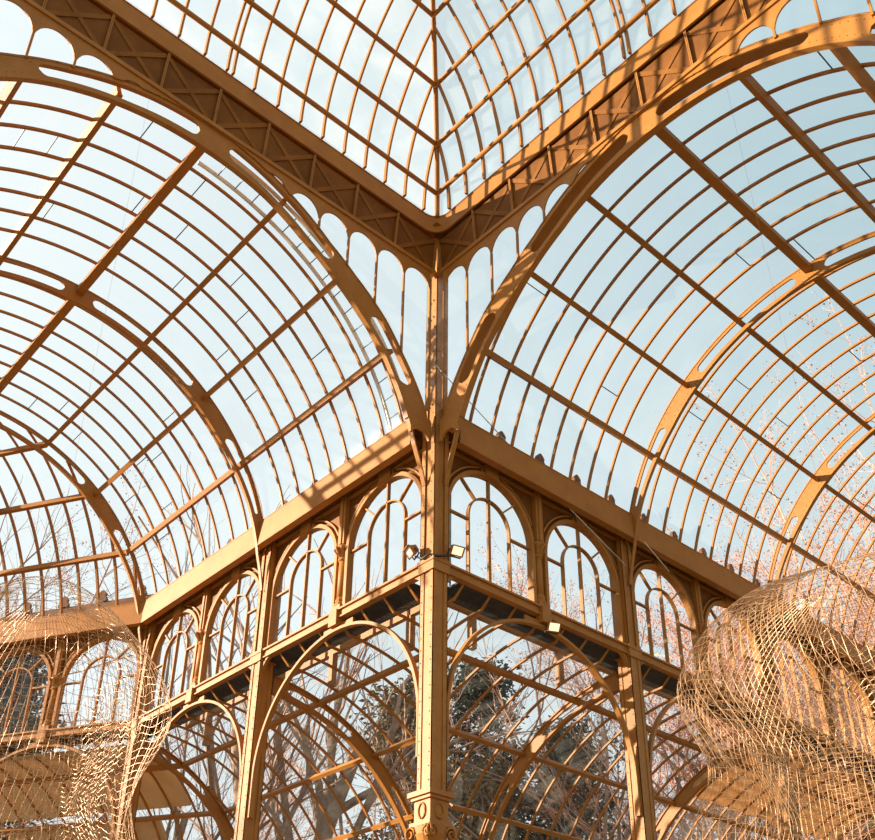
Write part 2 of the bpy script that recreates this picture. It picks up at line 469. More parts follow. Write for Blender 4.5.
# ------------------------------------------------------------------ columns
def fluted(mb, x, y, h, z0, z1, e1=(1, 0), e2=(0, 1)):
    Mx = lambda d, a, z: (x + e1[0] * d + e2[0] * a, y + e1[1] * d + e2[1] * a, z)
    mb.box(Mx, -h * .82, h * .82, -h * .82, h * .82, z0, z1)
    for sx in (-1, 1):
        for sy in (-1, 1):
            mb.box(Mx, min(sx * h, sx * h * .42), max(sx * h, sx * h * .42), min(sy * h, sy * h * .94), max(sy * h, sy * h * .94), z0, z1)
            mb.box(Mx, min(sx * h, sx * h * .94), max(sx * h, sx * h * .94), min(sy * h, sy * h * .42), max(sy * h, sy * h * .42), z0, z1)
    k = 0; z = z0 + .1
    while z < z1 - .05:
        for s1 in (-1, 1):
            for s2 in (-.6, .6):
                mb.blob(Mx(s1 * h, s2 * h, z), .012); mb.blob(Mx(s2 * h, s1 * h, z), .012)
        z += .16
def column(x, y, label, top=.75, tall=False, e1=(1, 0), e2=(0, 1)):
    root = empty('iron_column', (x, y, FLOOR), label, 'column', 'iron columns of the nave')
    Mx = lambda d, a, z: (x + e1[0] * d + e2[0] * a, y + e1[1] * d + e2[1] * a, z)
    m = MB(); fluted(m, x, y, .135, -1.55, top, e1, e2); m.build('upper_shaft', IRON, root)
    if tall:
        m = MB(); fluted(m, x, y, .115, top, 4.2, e1, e2)
        z = top + .25
        while z < 3.3:
            for s in (-1, 1): m.blob(Mx(.12, s * .05, z), .022); m.blob(Mx(s * .05, -.12, z), .022)
            z += .33
        m.build('tall_shaft', IRON, root)
    m = MB()
    m.box(Mx, -.16, .16, -.16, .16, -1.57, -1.52); m.box(Mx, -.148, .148, -.148, .148, -1.70, -1.57)
    m.build('collar', IRON, root)
    m = MB(); h = .127
    m.box(Mx, -h * .9, h * .9, -h * .9, h * .9, -4.62, -1.70)
    for sx in (-1, 1):
        for sy in (-1, 1):
            m.box(Mx, min(sx * h, sx * h * .45), max(sx * h, sx * h * .45), min(sy * h, sy * h * .92), max(sy * h, sy * h * .92), -4.62, -1.70)
            m.box(Mx, min(sx * h, sx * h * .92), max(sx * h, sx * h * .92), min(sy * h, sy * h * .45), max(sy * h, sy * h * .45), -4.62, -1.70)
    z = -4.5
    while z < -1.9:
        for s1 in (-1, 1):
            for s2 in (-.72, .72):
                m.blob(Mx(s1 * h, s2 * h, z), .013); m.blob(Mx(s2 * h, s1 * h, z), .013)
        z += .17
    m.build('lower_shaft', IRON, root)
    m = MB()
    m.box(Mx, -.20, .20, -.20, .20, -4.68, -4.62); m.box(Mx, -.17, .17, -.17, .17, -4.72, -4.68)
    m.box(Mx, -.14, .14, -.14, .14, -4.98, -4.72); m.box(Mx, -.18, .18, -.18, .18, -5.03, -4.98)
    m.lathe((x, y), [(.14, -5.28), (.15, -5.22), (.19, -5.12), (.20, -5.03)], 20)
    cap = m.build('capital', IRON, root)
    v = MB()
    for sx, sy in ((1, 1), (1, -1), (-1, 1), (-1, -1)):
        for (ux, uy) in ((sx, 0), (0, sy)):
            cx, cy = .155 * sx, .155 * sy
            pts = []
            for i in range(19):
                t = i / 18 * 3.4 * PI; r = .075 * (1 - i / 18) + .012
                q = r * cos(t); pz = -5.11 + r * sin(t)
                pts.append(Mx(cx + (0.03 * sx if ux == 0 else 0) + q * (ux != 0) * sx * -1, cy + (0.03 * sy if uy == 0 else 0) + q * (uy != 0) * sy * -1, pz))
            v.tube(pts, .017, 5)
    v.build('volutes', IRON, cap, True)
    r = MB()
    for s1 in (-1, 1):
        ring = []
        for i in range(17):
            t = 2 * PI * i / 16; ring.append((.06 * cos(t), -4.85 + .09 * sin(t)))
        r.tube([Mx(s1 * .145, a, z) for a, z in ring], .014, 5); r.tube([Mx(a, s1 * .145, z) for a, z in ring], .014, 5)
    r.build('rosette', IRON, cap, True)
    m = MB(); m.lathe((x, y), [(.17, FLOOR + .9), (.15, FLOOR + .95), (.135, -7.5), (.125, -5.38), (.15, -5.36), (.15, -5.32), (.13, -5.28)], 20)
    m.build('round_shaft', IRON, root, True)
    m = MB(); m.box(Mx, -.26, .26, -.26, .26, FLOOR, FLOOR + .7); m.box(Mx, -.22, .22, -.22, .22, FLOOR + .7, FLOOR + .9); m.build('pedestal', IRON, root)
    return root
column(0, 0, 'tall ochre corner column in the middle, rising to the dome girders', .75, True)
column(-4, 0, 'iron column left of the middle one, between two lower arches', .5)
column(-8, 0, 'far left iron column behind the edge of the wire mesh sculpture', .5)
column(0, 4, 'iron column right of the middle one, between two lower arches', .5)
column(0, 8, 'iron column seen through the right wire mesh sculpture', .5)
column(0, 12, 'iron column at the right edge of the photo beyond the mesh', .5)
column(*MF(4, 0, 0)[:2], 'iron column of the apse at the left edge behind the mesh', .5)

# ------------------------------------------------------------------ eaves beams (inside face), gutter and ornaments
def eaves(M, d0, d1, label):
    root = empty('eaves_beam', Vector(M((d0 + d1) / 2, .2, .33)), label, 'beam', 'eaves beams')
    b = MB(); b.box(M, d0, d1, .315, .34, .335, .765); b.build('face_plate', IRON, root)
    b = MB(); b.box(M, d0, d1, .22, .34, .32, .337); b.box(M, d0, d1, .2, .345, .755, .775); b.build('flange', IRON, root)
    b = MB(); b.box(M, d0, d1, -.05, .3, .425, .445); b.build('soffit', IRON_SHADE, root)
    b = MB(); b.box(M, d0, d1, -.22, .2, .80, .82); b.box(M, d0, d1, -.24, -.22, .80, 1.25); b.build('gutter', IRON_SHADE, root)
eaves(ML, .16, 7.94, 'broad ochre eaves beam at the foot of the left vault, dappled with sun')
eaves(MR, .16, 14, 'broad shaded ochre eaves beam at the foot of the right vault')
eaves(MF, .07, 4.1, 'eaves beam of the apse at the far left, behind the mesh')

ORD = ['first', 'second', 'third', 'fourth', 'fifth', 'sixth', 'seventh', 'eighth', 'ninth', 'tenth', 'eleventh', 'twelfth']
def ornament(M, d, label, group):
    m = MB(); P = PDZ(M)
    lo, hi = [], []
    prof = [(0, .11), (.04, .13), (.08, .10), (.12, .075), (.17, .085), (.21, .06), (.25, .018)]
    m.strip(P, [(d - w_, 1.25 + h_) for h_, w_ in prof], [(d + w_, 1.25 + h_) for h_, w_ in prof], -.25, -.19)
    for sg in (-1, 1):
        m.tube([M(d + sg * (.06 + .05 * cos(t)), -.22, 1.30 + .05 * sin(t)) for t in [i * .5 for i in range(12)]], .02, 5)
    o = m.build('eaves_ornament', IRON_SHADE)
    tag(o, label, 'ornament', group)
for k in range(8):
    ornament(ML, .62 + .88 * k, '%s small cast gutter ornament of the left vault, counted from the middle column' % ORD[k], 'gutter ornaments on the left')
for k in range(12):
    ornament(MR, .66 + .88 * k, '%s small cast gutter ornament of the right vault, counted from the middle column' % ORD[k], 'gutter ornaments on the right')
for k in range(4):
    ornament(MF, .6 + .9 * k, '%s small cast ornament on the apse gutter at far left, counted leftwards' % ORD[k], 'gutter ornaments on the apse')

# ------------------------------------------------------------------ clerestory windows and colonnettes
def clerestory(M, c, label, half=.97):
    w = window(Vector(M(c, 0, -1.52)), label); P = PDZ(M)
    R, zs = .82, -.57
    fr = MB(); lo, hi = [], []
    for i in range(33):
        t = PI - PI * i / 32; lo.append((c + R * cos(t), zs + R * sin(t))); hi.append((c + R * cos(t), .44))
    pn = MB(); pn.strip(P, lo, hi, -.03, .015); pn.build('spandrel_panel', IRON_SHADE, w)  # same paint as the frame, with recess shade in its colour
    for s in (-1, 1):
        x0, x1 = sorted((c + s * R, c + s * half)); fr.box(M, x0, x1, -.03, .0155, -1.52, zs); pz = MB(); pz.box(M, x0, x1, -.03, .015, zs, .44); pz.build('side_panel', IRON_SHADE, w)
    # raised mouldings: arch ring, jambs, panel borders, keystone
    A = arc((c, zs), R - .005, 0, PI, 32); B = arc((c, zs), R + .055, 0, PI, 32)
    fr.strip(P, A, B, -.04, .075)
    for s in (-1, 1):
        x0, x1 = sorted((c + s * (R - .005), c + s * (R + .055))); fr.box(M, x0, x1, -.04, .075, -1.52, zs)
        x0, x1 = sorted((c + s * (half - .055), c + s * (half - .02))); fr.box(M, x0, x1, .01, .07, zs + .15, .40)
        x0, x1 = sorted((c + s * .17, c + s * (half - .02))); fr.box(M, x0, x1, .01, .07, .365, .40)
        lo = arc((c, zs), R + .10, PI / 2 - s * .24, PI / 2 - s * 1.15, 12); hi = arc((c, zs), R + .125, PI / 2 - s * .24, PI / 2 - s * 1.15, 12)
        fr.strip(P, lo, hi, .01, .06)
        x0, x1 = sorted((c + s * .15, c + s * .18)); fr.box(M, x0, x1, .01, .07, .27, .40)
    fr.box(M, c - .13, c + .13, .0, .10, .25, .44)
    fr.build('window_frame', IRON, w)
    r = .405; zi = -.515; h = .0125
    b = MB(); b.strip(P, arc((c, zi), r - h, 0, PI, 20), arc((c, zi), r + h, 0, PI, 20), -.03, .03)
    for s in (-1, 1): b.box(M, c + s * r - h, c + s * r + h, -.03, .03, -1.52, zi)
    b.build('inner_arch', IRON, w)
    b = MB(); b.box(M, c - h, c + h, -.03, .03, -1.52, .25); b.build('centre_bar', IRON, w)
    for s in (-1, 1):
        b = MB(); x0, x1 = sorted((c + s * r, c + s * R)); b.box(M, x0, x1, -.025, .025, -.60, -.57); b.build('cross_bar', IRON, w)
        b = MB(); t = PI / 2 - s * PI / 4.4; u = Vector((cos(t), sin(t))); n = Vector((-u.y, u.x)) * h
        q0 = Vector((c, zi)) + u * r; q1 = Vector((c, zs)) + u * R
        b.strip(P, [tuple(q0 - n), tuple(q1 - n)], [tuple(q0 + n), tuple(q1 + n)], -.025, .025); b.build('spoke_bar', IRON, w)
    T = [PI - PI * i / 24 for i in range(25)]
    vs = [M(c + R * cos(t), 0, zs + R * sin(t)) for t in T] + [M(c + R, 0, -1.52), M(c - R, 0, -1.52)]
    MB().add(vs, [tuple(range(len(vs)))]).build('pane', WGLASS, w)
def colonnette(M, d, label):
    p = Vector(M(d, .02, 0)); c = (p.x, p.y)
    root = empty('colonnette', (p.x, p.y, -1.52), label, 'colonnette', 'colonnettes between the arched windows')
    Mx = lambda dd, a, z: M(d + dd, a + .02, z)
    m = MB(); m.box(Mx, -.07, .07, -.05, .075, -.42, .44); m.box(Mx, -.025, .025, .075, .095, -.42, .42); m.build('pilaster', IRON, root)
    m = MB(); m.lathe(c, [(.072, -1.30), (.068, -.9), (.062, -.68)], 12); m.build('shaft', IRON, root, True)
    m = MB(); m.lathe(c, [(.06, -.70), (.085, -.68), (.085, -.66), (.068, -.63), (.09, -.55), (.12, -.5), (.12, -.46), (.08, -.42)], 12)
    for k in range(8):
        t = k * PI / 4; m.tube([(c[0] + r * cos(t), c[1] + r * sin(t), z) for r, z in ((.07, -.63), (.10, -.56), (.14, -.50), (.135, -.475))], .018, 4)
    m.build('capital', IRON, root)
    m = MB(); m.box(Mx, -.09, .09, -.07, .09, -1.52, -1.44); m.lathe(c, [(.10, -1.44), (.105, -1.41), (.08, -1.38), (.09, -1.35), (.072, -1.30)], 12); m.build('base', IRON, root)
names_L = ['arched window left of the middle column, nearest to it', 'second arched window left of the middle column', 'third arched window on the left, just beyond the left column', 'fourth arched window on the left, beside the far left column']
for i, n in enumerate(names_L): clerestory(ML, (1.02, 2.98, 5.02, 6.98)[i], n)
names_R = ['arched window right of the middle column with ladder rungs behind it', 'second arched window right of the middle column', 'third arched window on the right, just beyond the right column', 'fourth arched window on the right, at the left border of the wire mesh',
           'fifth arched window on the right, seen wholly through the wire mesh', 'sixth arched window on the right, low behind the wire mesh', 'seventh arched window on the right at the photo edge', ]
for i, n in enumerate(names_R): clerestory(MR, (1.02, 2.98, 5.02, 6.98, 9.02, 10.98, 13.02)[i], n)
clerestory(MF, 1.02, 'pale arched apse window seen through the left wire mesh')
clerestory(MF, 2.98, 'arched apse window at the left photo edge with a dark tree behind')
for d, n in ((2, 'colonnette between the two windows next to the middle column, left side'), (6, 'colonnette between the two far windows of the left wall')): colonnette(ML, d, n)
for d, n in ((2, 'colonnette between the two windows next to the middle column, right side'), (6, 'colonnette left of the right wire mesh sculpture'), (10, 'colonnette seen through the right wire mesh sculpture')): colonnette(MR, d, n)
colonnette(MF, 2, 'colonnette of the apse seen through the left wire mesh')

# ------------------------------------------------------------------ gallery beams with lower arches
def gallery(M, d0, d1, label, arch_label, flip=False):
    root = empty('gallery_beam', Vector(M((d0 + d1) / 2, 0, -1.72)), label, 'beam', 'gallery beams under the arched windows')
    b = MB(); b.box(M, d0 + .14, d1 - .14, .02, .10, -1.645, -1.55); b.build('beam_web', IRON, root)
    b = MB(); b.box(M, d0 + .14, d1 - .14, -.03, .135, -1.55, -1.52); b.box(M, d0 + .14, d1 - .14, .0, .12, -1.668, -1.645); b.build('moulding', IRON, root)
    P = PDZ(M)
    for s, dd in ((1, d0 + .14), (-1, d1 - .14)):
        T = [i / 10 * PI / 2 for i in range(11)]; rr = .22
        b = MB(); b.strip(P, [(dd + s * (rr - rr * cos(t)), -1.668 - rr + rr * sin(t)) for t in T], [(dd + s * (rr - rr * cos(t)) * .35, -1.666 - .35 * (rr - rr * sin(t))) for t in T], .03, .09)
        b.build('corner_bracket', IRON, root)
    c = (d0 + d1) / 2
    r2 = empty('lower_arch', Vector(M(c, .05, -1.84)), arch_label, 'arch', 'lower arches between the columns')
    R = 1.80; zc = -3.62; k = (d1 - d0) / 2 - .16
    X = [PI * i / 48 for i in range(49)]
    b = MB(); b.strip(P, [(c + k * cos(t) * (R - .022) / R, zc + (R - .022) * sin(t)) for t in X], [(c + k * cos(t) * (R + .022) / R, zc + (R + .022) * sin(t)) for t in X], .02, .10)
    for s in (-1, 1):
        x = c + s * k; b.box(M, x - .022, x + .022, .02, .10, -4.15, zc)
    b.build('arch_ring', IRON, r2)
    b = MB(); b.box(M, c - .34, c + .34, .02, .05, -1.80, -1.725)
    b.strip(P, [(c - .34, -1.82), (c - .2, -1.80), (c + .2, -1.80), (c + .34, -1.82)], [(c - .12, -1.725), (c - .1, -1.725), (c + .1, -1.725), (c + .12, -1.725)], .03, .06)
    b.build('crown_plate', IRON, r2)
    b = MB(); b.box(M, c - .09, c + .09, .02, .16, -1.78, -1.54); b.build('boss', IRON, r2)
gallery(ML, 0, 4, 'gallery beam left of the middle column', 'lower iron arch left of the middle column')
gallery(ML, 4, 8, 'gallery beam beyond the left column', 'lower iron arch beyond the left column')
gallery(MR, 0, 4, 'gallery beam right of the middle column', 'lower iron arch right of the middle column with a lamp at its crown')
gallery(MR, 4, 8, 'gallery beam beyond the right column, running behind the wire mesh', 'lower iron arch beyond the right column')
gallery(MR, 8, 12, 'gallery beam at the right edge, behind the wire mesh', 'lower iron arch behind the right wire mesh')
gallery(MF, 0, 4, 'gallery beam of the apse at far left, behind the wire mesh', 'lower iron arch of the apse behind the left wire mesh')

# ------------------------------------------------------------------ aisle roofs (quarter barrel outside the nave wall)
QZ, QR = -5.55, 3.75
def qpt(ph, r): return (-r * sin(ph), QZ + r * cos(ph))        # (a, z): a negative outside
def aisle(M, dmin, dmax, label, bars):
    """dmin/dmax functions of outward distance"""
    root = empty('ceiling', Vector(M(4, -2, QZ)), label, 'glass roof', None, 'structure')
    P = PAZ(M); N = 30
    T = [.04 + 1.5 * i / N for i in range(N + 1)]
    for ph in (.305, .658, .98, 1.3):
        o = QR * sin(ph); h = .036 / QR
        p = MB(); p.strip(P, [qpt(ph - h, QR - .11), qpt(ph + h, QR - .11)], [qpt(ph - h, QR - .02), qpt(ph + h, QR - .02)], dmin(o), dmax(o)); p.build('purlin', IRON, root)
    for d in bars:
        t = [x for x in T if dmin(QR * sin(x)) - .05 <= d <= dmax(QR * sin(x)) + .05]
        if len(t) < 3: continue
        b = MB(); e0 = [(.01, -1.69)] if t[0] < .1 else []; e1 = [(.035, -1.66)] if t[0] < .1 else []
        b.strip(P, e0 + [qpt(x, QR - .035) for x in t], e1 + [qpt(x, QR - .002) for x in t], d - .018, d + .018); b.build('glazing_bar', IRON, root)
    vs = []; fs = []
    for i, t in enumerate(T):
        u = qpt(t, QR); o = QR * sin(t); vs += [M(dmin(o), u[0], u[1]), M(dmax(o), u[0], u[1])]
        if i: fs.append((2 * i - 2, 2 * i - 1, 2 * i + 1, 2 * i))
    MB().add(vs, fs).build('glass', LGLASS, root, True)
    b = MB(); b.box(M, dmin(3.75), dmax(3.75), -3.83, -3.68, -5.75, -5.53); b.build('outer_plate', IRON, root)
t15, t30 = math.tan(PI / 12), math.tan(PI / 6)
aisle(ML, lambda o: o, lambda o: 8 + o * t15, 'quarter-round glass aisle roof seen through the lower left arches', [.5 * k for k in range(1, 18) if k not in (8, 16)])
aisle(MR, lambda o: o, lambda o: 14, 'quarter-round glass aisle roof seen through the lower right arches', [.5 * k for k in range(1, 28) if k not in (8, 16, 24)])
aisle(MF, lambda o: -o * t15, lambda o: 4 + o * t30, 'aisle roof of the apse low at the left, behind the mesh', [.5 * k for k in range(-1, 11)])
def aisle_rib(P, label):
    root = empty('arch_rib', Vector(P(-3.6, QZ, 0)), label, 'arch', 'aisle ribs behind the lower arches')
    N = 60; T = [.06 + 1.48 * i / N for i in range(N + 1)]
    slots = [(.15, .52), (.82, 1.3)]
    w = MB(); a, b, c, d = [], [], [], []
    for t in T:
        r0, r1 = 3.50 - .1 * max(0, .5 - t), 3.71; rm = (r0 + r1) / 2; h = slot_half(t, slots, .06, 0)
        a.append(qpt(t, r0)); b.append(qpt(t, rm - h)); c.append(qpt(t, rm + h)); d.append(qpt(t, r1))
    w.strip(P, a, b, -.018, .018); w.strip(P, c, d, -.018, .018); w.build('web', IRON, root)
    f = MB(); f.strip(P, [(u[0] + .0, u[1] - .0) for u in a], [(qpt(t, 3.478 - .1 * max(0, .5 - t))) for t in T], -.04, .04); f.build('inner_flange', IRON, root)
    f = MB(); f.strip(P, d, [qpt(t, 3.735) for t in T], -.04, .04); f.build('outer_flange', IRON, root)
def shift(M, d): return lambda u, v, t: M(d + t, u, v)
aisle_rib(shift(ML, 4), 'curved slotted aisle rib springing from the left column')
aisle_rib(shift(MR, 4), 'curved sunlit aisle rib springing from the right column')
aisle_rib(shift(MR, 8), 'curved aisle rib seen through the right wire mesh')
bis = Vector((-sin(PI / 12), cos(PI / 12)))
aisle_rib(lambda u, v, t: (-8 + bis.x * -u + bis.y * t, bis.y * -u - bis.x * t, v), 'curved aisle rib on the hip at the far left, behind the mesh fold')

# outside: maintenance grating and service rail on the aisle roof
def walkway(M, d0, d1, label):
    root = empty('walkway', Vector(M((d0 + d1) / 2, -.35, -1.67)), label, 'walkway', 'steel walkways above the aisle roofs')
    b = MB()
    for k in range(14): b.box(M, d0, d1, -.41 + .031 * k, -.388 + .031 * k, -1.685, -1.668)
    b.build('grating', DARK, root)
    b = MB(); n = int((d1 - d0) / .5)
    for k in range(n + 1): b.box(M, d0 + .5 * k, d0 + .5 * k + .03, -.42, .02, -1.668, -1.64)
    b.box(M, d0, d1, -.43, -.412, -1.69, -1.63)
    b.build('grating_frame', DARK, root)
walkway(ML, .43, 8.1, 'dark steel grating walkway under the left gallery windows')
walkway(MR, .43, 13, 'dark steel grating walkway under the right gallery windows')
walkway(MF, -.05, 4.2, 'dark steel grating walkway of the apse behind the mesh')
def rail(M, d0, d1, label):
    root = empty('service_rail', Vector(M((d0 + d1) / 2, -1.0, -1.9)), label, 'rail', 'service rails outside the aisle roofs')
    b = MB(); b.box(M, d0, d1, -1.06, -.98, -1.36, -1.20); b.build('rail_beam', IRON, root)
    d = d0 + .6
    while d < d1:
        b = MB(); b.box(M, d - .05, d + .05, -1.07, -.97, -1.90, -1.36); b.build('post', IRON, root); d += 1.9
rail(ML, 1.06, 8.2, 'ochre service rail outside the glass above the left aisle roof')
rail(MR, 1.06, 13, 'ochre service rail outside the glass above the right aisle roof')

# sun blinds hung under the aisle glass
def blind(M, d0, d1, p0, p1, label):
    vs = []; fs = []; n = 14; P = PAZ(M)
    m = MB(); T = [p0 + (p1 - p0) * i / n for i in range(n + 1)]
    m.strip(P, [qpt(t, QR + .05) for t in T], [qpt(t, QR + .075) for t in T], d0, d1)
    tag(m.build('sun_blind', BLIND), label, 'blind', 'cloth blinds on the aisle roofs')
blind(MF, .1, 4.6, .12, .62, 'beige cloth blind lying on the apse aisle roof at lower left')
blind(MF, .9, 4.6, .68, 1.2, 'lower beige cloth blind on the apse aisle roof at the left edge')
blind(MR, 8.2, 13.5, .12, .60, 'beige cloth blind on the right aisle roof behind the wire mesh')

# ------------------------------------------------------------------ floodlights and their cable
def flood(p, aim, label, lit=True):
    p = Vector(p); aim = Vector(aim).normalized()
    x = aim.cross(Vector((0, 0, 1))).normalized(); y = x.cross(aim)
    Mx = lambda u, v, w: tuple(p + (x * u + y * v + aim * w) * .72)
    root = empty('floodlight', p, label, 'lamp', 'floodlights on the gallery beams')
    P = lambda u, v, t: Mx(u, t, v)
    m = MB()
    m.add([Mx(sx * (.085 + .035 * (w > 0)), sy * (.06 + .03 * (w > 0)), w) for w in (-.09, .07) for sx in (-1, 1) for sy in (-1, 1)], [(0, 1, 3, 2), (4, 6, 7, 5), (0, 4, 5, 1), (2, 3, 7, 6), (0, 2, 6, 4), (1, 5, 7, 3)])
    m.build('housing', IRON, root)
    m = MB(); m.box(Mx, -.13, .13, -.10, -.085, .06, .085); m.box(Mx, -.13, .13, .085, .10, .06, .12); m.box(Mx, -.13, -.115, -.1, .1, .06, .085); m.box(Mx, .115, .13, -.1, .1, .06, .085); rim = m.build('rim', IRON, root)
    m = MB(); m.box(Mx, -.10, .10, -.075, .075, .071, .078); m.build('lens', LENS if lit else STEELW, rim)
    m = MB(); m.tube([Mx(-.135, 0, 0), Mx(-.135, -.13, -.02), Mx(.135, -.13, -.02), Mx(.135, 0, 0)], .012, 6); m.build('bracket', DARK, root)
flood((.24, .17, -1.36), (.75, -.2, -.62), 'lit floodlight on the right of the middle column')
flood((.24, 2.02, -1.86), (.75, -.35, -.6), 'lit floodlight at the crown of the lower right arch')
flood((-.17, -.24, -1.36), (-.3, -.75, -.55), 'floodlight on the left of the middle column, aimed leftwards', False)
m = MB(); m.tube([(-.15, -.20, -1.44), (-.02, -.19, -1.52), (.1, -.19, -1.50), (.19, -.1, -1.53), (.2, .03, -1.48), (.22, .15, -1.44)], .016, 6)
tag(m.build('power_cable', CABLE, None, True), 'black power cable looped around the middle column between two floodlights', 'cable')

# ------------------------------------------------------------------ wires
def wire(pts, label, r=.008):
    m = MB(); m.tube(pts, r, 5); tag(m.build('steel_wire', STEELW, None, True), label, 'wire', 'thin taut wires')
wire([(.17, -.17, 1.62), (.2, 1.9, .62), (.22, 3.85, -.18)], 'thin pale wire slanting from the middle column to the right column')
wire([(.40, 4.15, .30), (.40, 4.75, -.02)], 'short pale wire crossing the right eaves beam')
# ------------------------------------------------------------------ ladders outside the glass
def ladder_roof():
    root = empty('ladder', Vector(ML(.45, .3, .95)), 'curved maintenance ladder lying on the left vault beside the main arch', 'ladder', 'maintenance ladders outside')
    P = PAZ(ML)
    T = [.3 + 1.23 * i / 40 for i in range(41)]
    for d in (.30, .70):
        b = MB(); b.strip(P, [vpt(t, 3.89) for t in T], [vpt(t, 3.94) for t in T], d - .018, d + .018); b.build('rail', STEELW, root)
    t = .34
    while t < 1.52:
        b = MB(); u = vpt(t, 3.915); b.tube([ML(.30, *u), ML(.70, *u)], .009, 6); b.build('rung', LADDER, root); t += .074
ladder_roof()
root = empty('ladder', (-.35, .6, -1.66), 'upright ladder outside the first arched window right of the middle column', 'ladder', 'maintenance ladders outside')
for y in (.16, .60):
    m = MB(); m.tube([(-.35, y, -1.66), (-.35, y, .7)], .018, 6); m.build('rail', LADDER, root)
for k in range(9):
    m = MB(); z = -1.45 + .25 * k; m.tube([(-.35, .16, z), (-.35, .60, z)], .014, 6); m.build('rung', LADDER, root)

# ------------------------------------------------------------------ hanging wire-mesh sculptures (plain abstract folded shells)
def sculpture(name, c, rad, ztop, zbot, folds, label, seed, nu=110, nv=62, hang=None, sr=.0028):
    rnd = random.Random(seed)
    root = empty(name, (c[0], c[1], ztop), label, 'sculpture', 'hanging wire mesh sculptures')
    H = ztop - zbot
    ph = [rnd.uniform(0, 6.28) for _ in range(8)]
    def surf(u, v, k=1.0):
        # u angle, v 0 (top) .. 1 (bottom)
        prof = (1 - (1 - min(1, v * 3.2)) ** 2.4) ** .55
        neck = 1 - .20 * math.exp(-((v - .42) / .10) ** 2)
        r = prof * neck * (1 + .07 * sin(2 * u + ph[0]))
        for i, (n, amp, tw) in enumerate(folds):
            r += prof * amp * sin(n * u + tw * v * 6 + ph[i + 1]) * min(1, v * 4)
        r *= k
        z = ztop - H * v + .10 * sin(3 * u + ph[5]) * prof
        return (c[0] + rad[0] * r * cos(u), c[1] + rad[1] * r * sin(u), z)
    def weave(part, k, u0, u1, v0, v1, a, b, slant, rr):
        m = MB()
        for i in range(a + 1):
            m.tube([surf(u0 + (u1 - u0) * (i / a) + slant * j / 60, v0 + (v1 - v0) * (j / 60), k) for j in range(61)], rr, 3, False)
        full = abs(u1 - u0 - 2 * PI) < .01
        for j in range(b + 1):
            v = v0 + (v1 - v0) * j / b
            m.tube([surf(u0 + (u1 - u0) * i / 120 + slant * j / b, v + .004 * sin(i * 1.1 + j), k) for i in range(121)], rr, 3, False)
        m.build(part, WIRE, root, False, None, False)
    weave('outer_mesh', 1.0, 0, 2 * PI, .012, 1, nu, nv, .5, sr)
    weave('inner_fold', .80, seed % 3, seed % 3 + 2.6, .16, 1, 34, nv, -.5, sr)
    weave('crown_fold', .9, seed % 3 + 2.2, seed % 3 + 4.2, .03, .4, 26, 20, .7, sr)
    m = MB(); m.tube([(c[0], c[1], ztop - .02), hang or (c[0], c[1], ztop + 6)], .001, 5); m.build('hanging_wire', IRON3, root)
sculpture('mesh_sculpture', (5.15, .40), (1.45, 1.45), -3.62, -8.2, [(3, .09, .5), (5, .05, -.7), (9, .025, 1.3)], 'large folded wire mesh form hanging at lower right, glowing in the sun', 4, hang=(5.15, .0, 3.40))
sculpture('mesh_sculpture', (.08, -4.88), (1.25, 1.25), -3.78, -8.2, [(3, .08, -.5), (4, .06, .8), (8, .03, 1.1)], 'wire mesh form hanging at lower left in front of the apse', 7, 96, 58, hang=(.1, -4.95, 3.40), sr=.0022)

# ------------------------------------------------------------------ ground, floor
m = MB(); m.box(lambda d, a, z: (d, a, z), -120, 120, -120, 120, FLOOR - .6, FLOOR - .25)
o = tag(m.build('ground', GROUND), 'park ground around the glass palace', 'ground', None, 'structure')
m = MB(); m.box(lambda d, a, z: (d, a, z), -17, 17, -17, 17, FLOOR - .25, FLOOR)
o = tag(m.build('floor', FLOORM), 'stone floor of the glass palace', 'floor', None, 'structure')

